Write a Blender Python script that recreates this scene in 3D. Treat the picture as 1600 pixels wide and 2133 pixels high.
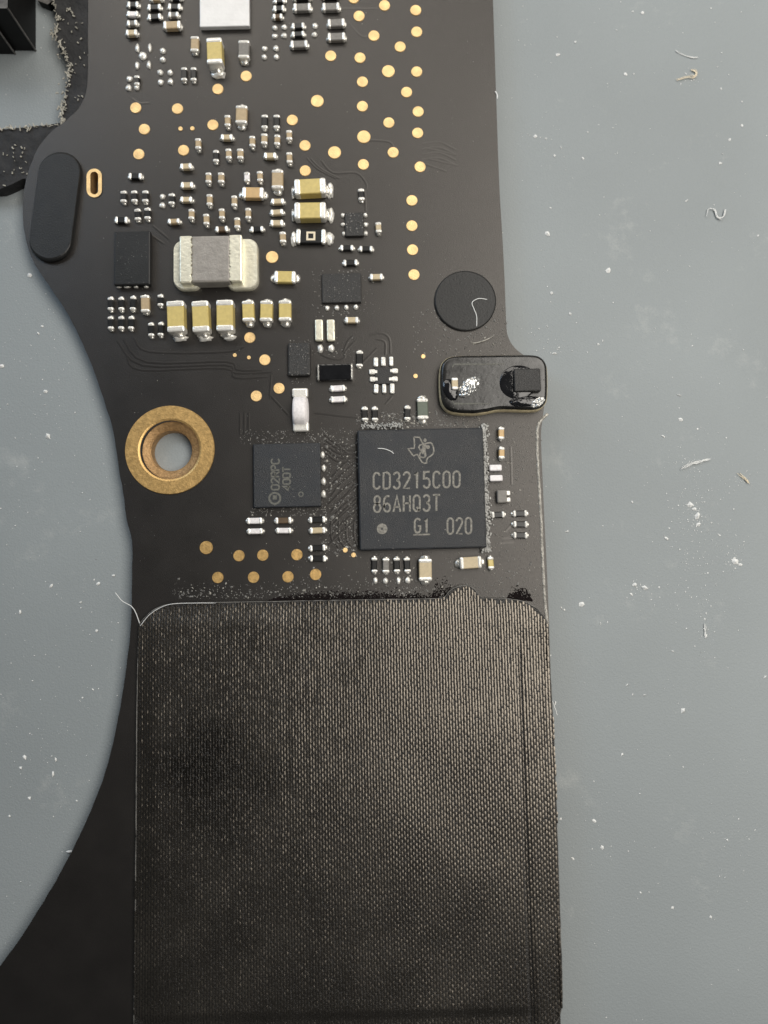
import bpy, bmesh, math, random
from mathutils import Vector, Matrix, noise
random.seed(7)
sc = bpy.context.scene
for o in list(bpy.data.objects): bpy.data.objects.remove(o)
COL = sc.collection

# ------------------------------------------------------------------ camera
# 1 Blender unit = 1 cm; KP = size of one photograph pixel on the board just below the lens
KP, F, CX, CY = 0.0023, 1602.0, 800.0, 1066.5
CAM_H = F*KP
by = Vector((-0.0225, 0.9962, -0.0840)).normalized()        # board y axis seen from the camera
bx = Vector((1.0, 0.0226, 0.0)); bx = (bx - by*bx.dot(by)).normalized()
bz = bx.cross(by)
M = Matrix((bx, by, bz))                                      # camera -> board directions
cam = bpy.data.objects.new('camera', bpy.data.cameras.new('camera'))
COL.objects.link(cam)
cam.matrix_world = Matrix.Translation((0, 0, CAM_H)) @ M.to_4x4()
cam.data.sensor_fit = 'VERTICAL'
cam.data.sensor_height = 36.0
cam.data.lens = 36.0*F/2133.0
cam.data.clip_start, cam.data.clip_end = 0.05, 200.0
sc.camera = cam
cam.data.dof.use_dof = True
cam.data.dof.aperture_fstop = 0.34
cam.data.dof.focus_distance = 3.72

def P(px, py, z=0.0):
    d = M @ Vector(((px-CX)/F, -(py-CY)/F, -1.0))
    t = (CAM_H - z)/(-d.z)
    return Vector((d.x*t, d.y*t, z))
def S(px, py, z=0.0):
    return (P(px+1, py, z)-P(px, py, z)).length

# ------------------------------------------------------------------ light
w = bpy.data.worlds.new('World'); sc.world = w; w.use_nodes = True
bg = w.node_tree.nodes['Background']
bg.inputs[0].default_value = (0.80, 0.90, 1.0, 1); bg.inputs[1].default_value = 0.05
def area(name, loc, target, sx, sy, power, col):
    l = bpy.data.lights.new(name, 'AREA'); l.shape = 'RECTANGLE'; l.size = sx; l.size_y = sy
    l.energy = power; l.color = col
    o = bpy.data.objects.new(name, l); COL.objects.link(o)
    o.location = loc
    o.rotation_euler = (Vector(target)-Vector(loc)).to_track_quat('-Z', 'Y').to_euler()
    return o
def panel(name, loc, sx, sy, power, col):
    o = area(name, loc, (loc[0], loc[1], 0), sx, sy, power, col); o.rotation_euler = (0, 0, 0); return o
panel('ceiling_panel', (4.9, 2.7, 9.0), 6.4, 13.0, 1500, (1.0, 0.95, 0.875))
panel('ceiling_panel', (-3.2, 13.0, 9.0), 9.0, 9.0, 960, (1.0, 0.945, 0.865))
area('window_light', (-9.5, 8.0, 6.5), (-1, 0, 0), 5.0, 5.0, 400, (0.60, 0.78, 1.0))
sc.view_settings.view_transform = 'Standard'
sc.view_settings.look = 'None'
sc.view_settings.exposure = 0.0
sc.view_settings.gamma = 1.0

# ------------------------------------------------------------------ materials
def mat(name, col, rough=0.5, metal=0.0, spec=0.5, nscale=0, namp=0.0, bump=0.0, bscale=200, rvar=0.0, coat=0.0):
    m = bpy.data.materials.new(name); m.use_nodes = True
    nt = m.node_tree; b = nt.nodes['Principled BSDF']
    b.inputs['Base Color'].default_value = (*col, 1)
    b.inputs['Roughness'].default_value = rough
    b.inputs['Metallic'].default_value = metal
    b.inputs['Specular IOR Level'].default_value = spec
    if coat:
        b.inputs['Coat Weight'].default_value = coat; b.inputs['Coat Roughness'].default_value = 0.15
    tc = nt.nodes.new('ShaderNodeNewGeometry')
    if nscale:
        n = nt.nodes.new('ShaderNodeTexNoise'); n.inputs['Scale'].default_value = nscale
        n.inputs['Detail'].default_value = 5
        nt.links.new(tc.outputs['Position'], n.inputs['Vector'])
        r = nt.nodes.new('ShaderNodeMapRange')
        r.inputs['From Min'].default_value = 0.25; r.inputs['From Max'].default_value = 0.75
        r.inputs['To Min'].default_value = 1-namp; r.inputs['To Max'].default_value = 1+namp
        nt.links.new(n.outputs['Fac'], r.inputs['Value'])
        mx = nt.nodes.new('ShaderNodeMix'); mx.data_type = 'RGBA'; mx.blend_type = 'MULTIPLY'
        mx.inputs['Factor'].default_value = 1
        mx.inputs['A'].default_value = (*col, 1)
        nt.links.new(r.outputs['Result'], mx.inputs['B'])
        nt.links.new(mx.outputs['Result'], b.inputs['Base Color'])
        if rvar:
            r2 = nt.nodes.new('ShaderNodeMapRange')
            r2.inputs['From Min'].default_value = 0.3; r2.inputs['From Max'].default_value = 0.7
            r2.inputs['To Min'].default_value = rough-rvar; r2.inputs['To Max'].default_value = rough+rvar
            nt.links.new(n.outputs['Fac'], r2.inputs['Value'])
            nt.links.new(r2.outputs['Result'], b.inputs['Roughness'])
    if bump:
        n2 = nt.nodes.new('ShaderNodeTexNoise'); n2.inputs['Scale'].default_value = bscale
        n2.inputs['Detail'].default_value = 4
        nt.links.new(tc.outputs['Position'], n2.inputs['Vector'])
        bp = nt.nodes.new('ShaderNodeBump'); bp.inputs['Strength'].default_value = bump
        bp.inputs['Distance'].default_value = 0.01
        nt.links.new(n2.outputs['Fac'], bp.inputs['Height'])
        nt.links.new(bp.outputs['Normal'], b.inputs['Normal'])
    return m
MT = dict(
    mask=mat('solder_mask', (0.0095, 0.0082, 0.0075), 0.39, 0, 0.75, 6, 0.15, 0.14, 260, 0.02),
    trace=mat('mask_over_trace', (0.011, 0.0096, 0.0088), 0.36, 0, 0.8, 40, 0.3),
    fr4=mat('board_edge', (0.62, 0.53, 0.34), 0.6, 0, 0.4, 60, 0.4),
    gold=mat('gold_pad', (0.87, 0.60, 0.28), 0.42, 0.42, 0.5, 22, 0.22, 0.3, 160),
    oldgold=mat('worn_gold', (0.62, 0.40, 0.155), 0.42, 0.65, 0.5, 60, 0.17, 0.18, 130, 0.06),
    copper=mat('copper_wall', (0.40, 0.245, 0.11), 0.5, 0.5, 0.5, 60, 0.3, 0.3, 120),
    tin=mat('tinned_terminal', (0.90, 0.88, 0.82), 0.28, 0.42, 0.5, 60, 0.08, 0.2, 120),
    solder=mat('solder', (0.72, 0.70, 0.65), 0.22, 0.7, 0.5, 60, 0.15, 0.25, 100),
    tan=mat('tan_ceramic', (0.43, 0.33, 0.20), 0.5, 0, 0.5, 90, 0.12, 0.15, 300),
    tan2=mat('pale_tan_ceramic', (0.52, 0.43, 0.28), 0.5, 0, 0.5, 90, 0.12, 0.15, 300),
    yellow=mat('yellow_ceramic', (0.57, 0.455, 0.165), 0.42, 0, 0.5, 60, 0.10, 0.15, 300),
    orange=mat('orange_ceramic', (0.56, 0.38, 0.18), 0.45, 0, 0.5, 60, 0.10, 0.15, 300),
    black=mat('black_resistor', (0.010, 0.010, 0.010), 0.35, 0, 0.5, 80, 0.3),
    grey=mat('grey_ceramic', (0.19, 0.18, 0.165), 0.5, 0, 0.5, 90, 0.2),
    green=mat('green_grey_ceramic', (0.11, 0.13, 0.10), 0.5, 0, 0.5, 90, 0.2),
    brown=mat('brown_ceramic', (0.10, 0.065, 0.035), 0.5, 0, 0.5, 90, 0.2),
    white=mat('white_ceramic', (0.80, 0.77, 0.77), 0.4, 0, 0.5, 90, 0.15),
    ferrite=mat('ferrite_body', (0.31, 0.29, 0.265), 0.42, 0.25, 0.5, 30, 0.16, 0.25, 90),
    creamtin=mat('plated_plate', (0.86, 0.83, 0.68), 0.33, 0.45, 0.5, 30, 0.12, 0.22, 60),
    chip=mat('chip_epoxy', (0.0115, 0.0140, 0.0180), 0.42, 0, 0.5, 11, 0.30, 0.35, 260, 0.10),
    chip2=mat('dusty_epoxy', (0.018, 0.0175, 0.017), 0.48, 0, 0.5, 60, 0.4, 0.4, 200, 0.08),
    mark=mat('laser_mark', (0.23, 0.22, 0.195), 0.7, 0, 0.3, 110, 0.55),
    mark2=mat('faint_laser_mark', (0.13, 0.13, 0.115), 0.7, 0, 0.3, 150, 0.35),
    cream=mat('printed_cream', (0.75, 0.66, 0.50), 0.6, 0, 0.3),
    can=mat('shield_metal', (0.66, 0.66, 0.66), 0.45, 0.25, 0.5, 12, 0.08, 0.1, 60),
    rubber=mat('black_rubber', (0.0105, 0.0108, 0.0106), 0.47, 0, 0.43, 14, 0.35, 0.15, 120, 0.04),
    foam=mat('black_foam', (0.020, 0.020, 0.021), 0.75, 0, 0.4, 14, 0.5, 1.0, 30),
    plastic=mat('black_plastic', (0.004, 0.004, 0.004), 0.6, 0, 0.3, 20, 0.3),
    rib=mat('dusty_rib', (0.12, 0.115, 0.11), 0.7, 0, 0.3, 30, 0.4),
    gloss=mat('black_resin', (0.010, 0.010, 0.011), 0.10, 0, 0.6, 20, 0.3, 0.25, 40),
    module=mat('module_mask', (0.014, 0.0135, 0.0125), 0.27, 0, 0.6, 25, 0.4, 0.08, 35, 0.07),
    foil=mat('crinkled_flux', (0.60, 0.60, 0.58), 0.20, 0.7, 0.6, 40, 0.2, 0.25, 50),
    dust=mat('pale_dust', (0.36, 0.345, 0.31), 0.9, 0, 0.2, 30, 0.4),
    dust2=mat('grey_dust', (0.20, 0.195, 0.185), 0.9, 0, 0.2, 30, 0.5),
    lint=mat('white_lint', (0.74, 0.75, 0.74), 0.8, 0, 0.2),
    fray=mat('frayed_foam', (0.36, 0.345, 0.30), 0.9, 0, 0.2, 40, 0.5),
    thread=mat('dark_glossy_thread', (0.128, 0.114, 0.096), 0.26, 0.9, 0.5, 4, 0.22, 0, 0, 0.04),
    weft=mat('dark_backing', (0.012, 0.0105, 0.009), 0.38, 0, 0.5, 60, 0.4, 0.5, 150),
    hem=mat('frayed_hem', (0.15, 0.145, 0.135), 0.7, 0, 0.3, 25, 0.9),
    crust=mat('white_crust', (0.40, 0.40, 0.385), 0.8, 0, 0.3, 30, 0.5),
    edge_shade=mat('dark_edge_shade', (0.009, 0.006, 0.006), 0.8, 0, 0.15, 60, 0.5, 0.8, 120),
    plating=mat('edge_plating', (0.30, 0.288, 0.26), 0.4, 0.4, 0.5, 40, 0.5, 0.6, 80),
)
# rubber work mat: grey, slightly mottled, with faint smears and fine grain
def make_mat_material():
    m = mat('grey_rubber_mat', (0.258, 0.284, 0.293), 0.6, 0, 0.35, 0.7, 0.09, 0.22, 110)
    nt = m.node_tree; b = nt.nodes['Principled BSDF']
    geo = [n for n in nt.nodes if n.type == 'NEW_GEOMETRY'][0]
    n = nt.nodes.new('ShaderNodeTexNoise'); n.inputs['Scale'].default_value = 2.6
    n.inputs['Detail'].default_value = 12; n.inputs['Roughness'].default_value = 0.78
    nt.links.new(geo.outputs['Position'], n.inputs['Vector'])
    r = nt.nodes.new('ShaderNodeMapRange'); r.inputs['From Min'].default_value = 0.58; r.inputs['From Max'].default_value = 0.78
    r.inputs['To Min'].default_value = 0.0; r.inputs['To Max'].default_value = 0.42
    nt.links.new(n.outputs['Fac'], r.inputs['Value'])
    mx = nt.nodes.new('ShaderNodeMix'); mx.data_type = 'RGBA'
    old = b.inputs['Base Color'].links[0].from_socket
    nt.links.new(old, mx.inputs['A']); mx.inputs['B'].default_value = (0.52, 0.53, 0.51, 1)
    nt.links.new(r.outputs['Result'], mx.inputs['Factor'])
    nt.links.new(mx.outputs['Result'], b.inputs['Base Color'])
    return m
MT['mat'] = make_mat_material()
def stain(m, centre, radius, dark):
    """greasy patch with a blotchy outline that dulls the cloth"""
    nt = m.node_tree; b = nt.nodes['Principled BSDF']
    geo = [n for n in nt.nodes if n.type == 'NEW_GEOMETRY'][0]
    d = nt.nodes.new('ShaderNodeVectorMath'); d.operation = 'DISTANCE'; d.inputs[1].default_value = centre
    nt.links.new(geo.outputs['Position'], d.inputs[0])
    n = nt.nodes.new('ShaderNodeTexNoise'); n.inputs['Scale'].default_value = 5; n.inputs['Detail'].default_value = 6
    nt.links.new(geo.outputs['Position'], n.inputs['Vector'])
    a = nt.nodes.new('ShaderNodeMath'); a.operation = 'MULTIPLY_ADD'; a.inputs[1].default_value = 0.9*radius
    nt.links.new(n.outputs['Fac'], a.inputs[0]); nt.links.new(d.outputs['Value'], a.inputs[2])
    r = nt.nodes.new('ShaderNodeMapRange'); r.interpolation_type = 'SMOOTHSTEP'
    r.inputs['From Min'].default_value = 0.5*radius; r.inputs['From Max'].default_value = 1.5*radius
    r.inputs['To Min'].default_value = dark; r.inputs['To Max'].default_value = 1.0
    nt.links.new(a.outputs['Value'], r.inputs['Value'])
    mx = nt.nodes.new('ShaderNodeMix'); mx.data_type = 'RGBA'; mx.blend_type = 'MULTIPLY'; mx.inputs['Factor'].default_value = 1
    nt.links.new(b.inputs['Base Color'].links[0].from_socket, mx.inputs['A'])
    nt.links.new(r.outputs['Result'], mx.inputs['B']); nt.links.new(mx.outputs['Result'], b.inputs['Base Color'])
stain(MT['thread'], P(450, 1600, 0.03), 0.42, 0.35)
MT['mask'].node_tree.nodes['Principled BSDF'].inputs['Specular Tint'].default_value = (1.0, 0.96, 0.915, 1)
MT['trace'].node_tree.nodes['Principled BSDF'].inputs['Specular Tint'].default_value = (1.0, 0.96, 0.915, 1)

# ------------------------------------------------------------------ helpers
def link(name, me, parent=None, loc=(0, 0, 0), rz=0.0, material=None):
    o = bpy.data.objects.new(name, me); COL.objects.link(o)
    o.parent = parent; o.location = loc; o.rotation_euler = (0, 0, rz)
    if material and me is not None and not me.materials: me.materials.append(MT[material])
    return o
def tag(o, label=None, cat=None, group=None, kind=None):
    if label: o['label'] = label
    if cat: o['category'] = cat
    if group: o['group'] = group
    if kind: o['kind'] = kind
    return o
def mesh_from(bm, name, material, smooth=False):
    me = bpy.data.meshes.new(name); bm.to_mesh(me); bm.free()
    me.materials.append(MT[material])
    if smooth:
        for p in me.polygons: p.use_smooth = True
    return me
def pydata(name, v, f, material, smooth=False):
    me = bpy.data.meshes.new(name); me.from_pydata(v, [], f); me.update()
    me.materials.append(MT[material])
    if smooth: me.polygons.foreach_set('use_smooth', [True]*len(me.polygons))
    return me
CACHE = {}
def rbox(sx, sy, sz, r, material, seg=1, z0=0.0, smooth=False):
    """box standing on z0, bevelled, shared between alike pieces"""
    key = ('box', round(sx, 4), round(sy, 4), round(sz, 4), round(r, 4), material, seg, round(z0, 4))
    if key in CACHE: return CACHE[key]
    bm = bmesh.new(); bmesh.ops.create_cube(bm, size=1)
    for v in bm.verts: v.co = Vector((v.co.x*sx, v.co.y*sy, (v.co.z+0.5)*sz+z0))
    if r > 0: bmesh.ops.bevel(bm, geom=bm.edges[:], offset=min(r, 0.45*min(sx, sy, sz)), segments=seg, affect='EDGES', profile=0.5)
    me = mesh_from(bm, 'box', material, smooth); CACHE[key] = me
    return me
def blob(rx, ry, rz, material, seed=0, sub=1, jit=0.15):
    key = ('blob', round(rx, 4), round(ry, 4), round(rz, 4), material, seed, sub)
    if key in CACHE: return CACHE[key]
    bm = bmesh.new(); bmesh.ops.create_icosphere(bm, subdivisions=sub+1, radius=1)
    for v in bm.verts:
        k = 1+jit*noise.noise(v.co*1.7+Vector((seed*3.1, 0, 0)))*2
        v.co = Vector((v.co.x*rx*k, v.co.y*ry*k, max(v.co.z, -0.1)*rz*k))
    me = mesh_from(bm, 'blob', material, True); CACHE[key] = me
    return me
def catmull(pts, n=6, closed=True):
    out = []; N = len(pts)
    for i in range(N if closed else N-1):
        g = lambda k: Vector(pts[k % N]) if closed else Vector(pts[max(0, min(N-1, k))])
        p0, p1, p2, p3 = g(i-1), g(i), g(i+1), g(i+2)
        for j in range(n):
            t = j/n
            out.append(0.5*((2*p1)+(p2-p0)*t+(2*p0-5*p1+4*p2-p3)*t*t+(3*p1-p0-3*p2+p3)*t**3))
    if not closed: out.append(Vector(pts[-1]))
    return out
def prism(loops, z0, z1, name, material, side=None, flare=(1.0, 1.0)):
    """flat slab from closed loops (first the outline, then holes) between z0 and z1"""
    bm = bmesh.new(); edges = []
    rings = []
    for lp in loops:
        vs = [bm.verts.new((p[0], p[1], z1)) for p in lp]
        rings.append(vs)
        for i in range(len(vs)): edges.append(bm.edges.new((vs[i], vs[(i+1) % len(vs)])))
    bmesh.ops.triangle_fill(bm, use_beauty=True, use_dissolve=False, edges=edges, normal=(0, 0, 1))
    for f in bm.faces:
        if f.normal.z < 0: f.normal_flip()
    top = bm.faces[:]
    for vs in rings:
        ccx = sum(v.co.x for v in vs)/len(vs); ccy = sum(v.co.y for v in vs)/len(vs)
        lo = [bm.verts.new((ccx+(v.co.x-ccx)*flare[0], ccy+(v.co.y-ccy)*flare[1], z0)) for v in vs]
        n = len(vs)
        for i in range(n):
            f = bm.faces.new((vs[i], lo[i], lo[(i+1) % n], vs[(i+1) % n])); f.material_index = 1 if side else 0
    bmesh.ops.recalc_face_normals(bm, faces=bm.faces[:])
    up = sum(f.normal.z for f in top)
    if up < 0: bmesh.ops.reverse_faces(bm, faces=bm.faces[:])
    me = bpy.data.meshes.new(name); bm.to_mesh(me); bm.free()
    me.materials.append(MT[material])
    if side: me.materials.append(MT[side])
    return me
def ribbon(paths, width, z, name, material, closed=False, h=0.0):
    """flat (or slightly domed) strips along polylines given in board xy"""
    v, f = [], []
    for pts in paths:
        pts = [Vector((p[0], p[1])) for p in pts]
        n = len(pts)
        base = len(v)
        for i in range(n):
            a = pts[max(0, i-1)]; b = pts[min(n-1, i+1)]
            d = (b-a); d = d.normalized() if d.length > 1e-9 else Vector((1, 0))
            nrm = Vector((-d.y, d.x))
            k = width/2
            if 0 < i < n-1:
                d1 = (pts[i]-a).normalized(); c = max(0.5, abs(d1.dot(d))); k = k/c
            l = pts[i]+nrm*k; r = pts[i]-nrm*k
            v += [(l.x, l.y, z), (pts[i].x, pts[i].y, z+h), (r.x, r.y, z)]
        for i in range(n-1):
            q = base+3*i
            f += [(q, q+1, q+4, q+3), (q+1, q+2, q+5, q+4)]
    f = [tuple(reversed(x)) for x in f]
    me = pydata(name, v, f, material, h > 0)
    return me
def tube(pts, r, name, material, taper=True):
    v, f = [], []
    pts = [Vector(p) for p in pts]; n = len(pts); K = 5
    for i in range(n):
        d = (pts[min(n-1, i+1)]-pts[max(0, i-1)]).normalized()
        s = d.cross(Vector((0, 0, 1)));  s = s.normalized() if s.length > 1e-6 else Vector((1, 0, 0))
        u = s.cross(d)
        rr = r*(0.45 if taper and i in (0, n-1) else 1)
        for k in range(K):
            a = 2*math.pi*k/K
            q = pts[i]+s*math.cos(a)*rr+u*math.sin(a)*rr
            v.append(tuple(q))
    for i in range(n-1):
        for k in range(K):
            f.append((i*K+k, i*K+(k+1) % K, (i+1)*K+(k+1) % K, (i+1)*K+k))
    return pydata(name, v, f, material, True)
def pad_mesh(loop, h, b, material='rubber'):
    n = len(loop); cx = sum(p[0] for p in loop)/n; cy = sum(p[1] for p in loop)/n
    v = [(x, y, 0) for x, y in loop]+[(x, y, h-b) for x, y in loop]
    for k, zz in ((0.975, h-0.3*b), (0.95, h)):
        v += [(cx+(x-cx)*k, cy+(y-cy)*k, zz) for x, y in loop]
    f = []
    for j in range(3): f += [(j*n+i, j*n+(i+1) % n, (j+1)*n+(i+1) % n, (j+1)*n+i) for i in range(n)]
    f.append(tuple(range(3*n, 4*n)))
    return pydata('pad', v, f, material)
def ring_loop(cx, cy, r, n=48, z=0.0):
    c = P(cx, cy, z); s = S(cx, cy, z)*r
    return [(c.x+s*math.cos(2*math.pi*i/n), c.y+s*math.sin(2*math.pi*i/n)) for i in range(n)]
def xy(p): return (p.x, p.y)

# ------------------------------------------------------------------ setting: the mat
Z_MAT = -0.085
bm = bmesh.new()
bmesh.ops.create_grid(bm, x_segments=8, y_segments=8, size=14)
o = link('work_mat', mesh_from(bm, 'work_mat', 'mat'), loc=(0, 0, Z_MAT))
tag(o, 'smooth grey rubber work mat sprinkled with white specks', 'mat', kind='structure')

# ------------------------------------------------------------------ the circuit board
board = bpy.data.objects.new('circuit_board', None); COL.objects.link(board)
board.empty_display_size = 0.2
tag(board, 'black circuit board crowded with tiny tan and silver components and gold dots', 'circuit board')

left = [(184, -90), (184, 0), (183, 110), (181, 185), (166, 222), (140, 249), (106, 275), (80, 308), (59, 358), (48, 415), (50, 475), (60, 520),
        (74, 552), (100, 592), (131, 637), (160, 690), (185, 745), (206, 802), (222, 850), (235, 892), (243, 940), (250, 988),
        (258, 1032), (262, 1072), (271, 1110), (276, 1140), (275, 1200), (273, 1300), (268, 1352), (259, 1420), (245, 1502), (225, 1590),
        (200, 1662), (166, 1740), (129, 1812), (86, 1886), (40, 1958), (0, 2012), (-60, 2090), (-110, 2160)]
right = [(-110, 2280), (500, 2280), (1172, 2280), (1168, 2133), (1160, 1900), (1154, 1700), (1150, 1500), (1144, 1300), (1139, 1180), (1134, 1080), (1130, 990), (1127, 910),
         (1130, 875), (1133, 850), (1135, 800), (1131, 762), (1112, 746), (1092, 740), (1072, 724), (1060, 705), (1055, 680), (1052, 600), (1047, 500), (1040, 380), (1033, 180), (1027, 0), (1024, -90)]
lsm = catmull(left, 6, False)
lsm = [(p[0]+1.2*noise.noise(Vector((p[1]*0.05, 0.3, 0))), p[1]) for p in lsm]
rs = catmull(right[3:-1], 4, False)
outline_px = lsm + [tuple(p) for p in right[:3]] + [tuple(p) for p in rs] + [right[-1]]
outline = [xy(P(x, y)) for x, y in outline_px]
HOLE = (357, 938)
slot = []
def stadium(cx, cy, hw, hh, n=10):
    pts = []
    for i in range(n+1):
        a = math.pi*i/n; pts.append((cx+hw*math.cos(a), cy-(hh-hw)-hw*math.sin(a)))
    for i in range(n+1):
        a = math.pi*i/n; pts.append((cx-hw*math.cos(a), cy+(hh-hw)+hw*math.sin(a)))
    return pts
slot_in = [xy(P(x, y)) for x, y in stadium(197, 382, 8.5, 24)]
hole_loop = ring_loop(*HOLE, 61)
sub = prism([outline, hole_loop, slot_in], -0.082, 0.0, 'substrate', 'mask', 'mask')
tag(link('substrate', sub, board))

# mounting hole: flat gold annulus, dished step, copper bore
def lathe(cx, cy, prof, name, material, n=64, parent=board):
    c = P(cx, cy); s = S(cx, cy); v, f = [], []
    for r, z in prof:
        for i in range(n):
            a = 2*math.pi*i/n; v.append((r*s*math.cos(a), r*s*math.sin(a), z))
    for j in range(len(prof)-1):
        for i in range(n):
            f.append((j*n+i, j*n+(i+1) % n, (j+1)*n+(i+1) % n, (j+1)*n+i))
    f = [tuple(reversed(q)) for q in f]
    return link(name, pydata(name, v, f, material, False), parent, loc=(c.x, c.y, 0))
hr = lathe(354, 937, [(93.5, 0.0), (92.5, 0.006), (66, 0.006), (62.5, 0.002), (61.8, 0.0)], 'mounting_ring', 'oldgold')
lathe(354, 937, [(62.8, 0.0016), (61, -0.001), (58, -0.007), (46, -0.024), (43, -0.030), (42, -0.050), (42, -0.083)], 'mounting_bore', 'copper')
# slot: oblong gold ring with a copper wall
def strip_between(a, b, za, zb, name, material, parent=board):
    n = len(a); v = [(p[0], p[1], za) for p in a]+[(p[0], p[1], zb) for p in b]
    f = [(i, (i+1) % n, n+(i+1) % n, n+i) for i in range(n)]
    me = pydata(name, v, f, material)
    return link(name, me, parent)
so = [xy(P(x, y)) for x, y in stadium(197, 382, 16, 30)]
si = [xy(P(x, y)) for x, y in stadium(197, 382, 8.2, 23.7)]
sl = strip_between(so, si, 0.004, 0.004, 'slot_ring', 'gold')
strip_between(si, si, 0.004, -0.09, 'slot_wall', 'copper')

# bright plated edge along the right side
edge = catmull([(1141, 862), (1122, 884), (1119, 920), (1122, 990), (1127, 1080), (1131, 1180), (1136, 1262), (1141, 1300)], 8, False)
link('edge_plating', ribbon([[xy(P(p[0]+0.7*noise.noise(Vector((p[1]*.2, 0, 0))), p[1])) for p in edge]], 0.014, 0.0015, 'edge_plating', 'plating', h=0.004), board)

# gold test pads
pads = [(513, 159), (454, 186), (283, 225), (370, 227), (737, -3), (801, 12), (866, 22), (748, 34), (868, 67), (779, 75), (833.5, 98), (689, 117), (750, 121),
        (809, 149, 13.5), (868, 150), (755, 171), (847, 192.5), (661, 211, 13.5), (755, 222), (871, 233), (609, 250.5), (810, 256), (758, 285.5, 14), (870, 277.5),
        (635.5, 303.5), (697, 318, 13.7), (819, 318), (757, 343), (875, 348), (636, 356), (858, 418), (301, 269.6), (443.6, 260.6), (289.4, 321.6), (382.6, 313.4),
        (376.4, 268.6, 4.6), (401, 268, 4.6), (858, 470.7), (859.4, 520.6), (862.3, 572.5), (567, 535.7, 13), (520.5, 703.5), (551.8, 749.8), (489.4, 740, 4), (518.7, 745, 4),
        (534, 825), (581.3, 809), (881.6, 742.5, 4.7), (865.7, 783.5, 4.7),
        (719.3, 1146, 5), (736.7, 1156, 5)]
worn = [(429.8, 1140.8, 14), (497.9, 1157.6, 12), (547.5, 1156.5, 12), (618.6, 1155.4, 12), (453.9, 1203, 12), (528.3, 1202.5, 12), (600, 1201.4, 12), (657.6, 1196.6, 12)]
def disc_mesh(r, h, material, n=28):
    key = ('disc', round(r, 4), h, material)
    if key in CACHE: return CACHE[key]
    v = [(r*math.cos(2*math.pi*i/n), r*math.sin(2*math.pi*i/n), 0) for i in range(n)]
    v += [(0.95*r*math.cos(2*math.pi*i/n), 0.95*r*math.sin(2*math.pi*i/n), h) for i in range(n)]
    f = [(i, (i+1) % n, n+(i+1) % n, n+i) for i in range(n)]+[tuple(range(n, 2*n))]
    me = pydata('disc', v, f, material); CACHE[key] = me
    return me
def ground_disc(r, material='mask', n=28):
    return disc_mesh(r, 0.0012, material, n)
for lst, mt in ((pads, 'gold'), (worn, 'oldgold')):
    for t in lst:
        r = t[2] if len(t) > 2 else 11.7
        c = P(t[0], t[1]); s = S(t[0], t[1])
        link('test_pad', disc_mesh(round(r*s, 4), 0.004, mt), board, loc=(c.x, c.y, 0.0))

# raised traces under the mask
tr = [[(280, 705), (312, 733), (470, 733), (508, 722)], [(258, 708), (305, 754), (472, 753), (494, 770), (545, 771)], [(245, 710), (297, 761), (470, 760), (490, 777), (565, 775)],
      [(265, 746), (295, 771), (467, 767), (490, 787), (557, 785)], [(300, 480), (342, 508)], [(318, 470), (352, 498)], [(670, 335), (694, 360), (742, 360), (763, 382), (763, 395)],
      [(725, 45), (752, 75), (768, 75)], [(668, 738), (690, 747), (716, 747), (720, 731), (741, 710)], [(715, 734), (724, 712), (735, 700)], [(757, 754), (785, 726)], [(803, 739), (802, 712), (782, 706)],
      [(813, 737), (811, 705), (794, 694), (770, 700)], [(884, 308), (948, 322)], [(890, 330), (955, 345)], [(882, 340), (930, 357)], [(818, 825), (803, 842)], [(764, 292), (810, 295), (820, 308)],
      [(735, 105), (750, 120)], [(706, 18), (790, 18)], [(700, 935), (715, 950), (745, 955)], [(690, 915), (725, 945)],
      [(700, 1060), (738, 1010)], [(705, 1075), (742, 1040)], [(1052, 1108), (1072, 1085)], [(1046, 1122), (1066, 1120), (1078, 1108)], [(1040, 1132), (1070, 1130)], [(1064, 930), (1066, 1010)],
      [(275, 205), (290, 215), (312, 214)], [(560, 820), (595, 858), (600, 864)], [(565, 780), (562, 830)], [(760, 395), (762, 440)], [(655, 860), (745, 870)]]
for k in range(9): tr.append([(684+random.uniform(0, 8), 1000+k*17), (712, 972+k*17), (741, 948+k*17)])
for k in range(5): tr.append([(676, 905+k*9), (704, 925+k*9), (742, 930+k*8)])
for k in range(4): tr.append([(690+k*16, 1085), (690+k*16, 1120), (705+k*14, 1140)])
tr += [[(880, 300+k*11), (915, 296+k*11), (950, 312+k*11)] for k in range(4)]+[[(640+k*7, 330), (662+k*7, 352), (700+k*7, 372)] for k in range(2)]+[[(500+k*9, 860), (500+k*9, 905)] for k in range(3)]
for t in tr:
    pts = catmull([(x, y) for x, y in t], 4, False) if len(t) > 2 else [Vector(p) for p in t]
    link('trace', ribbon([[xy(P(p[0], p[1])) for p in pts]], 0.0125, 0.0003, 'trace', 'trace', h=0.0008), board)

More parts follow.
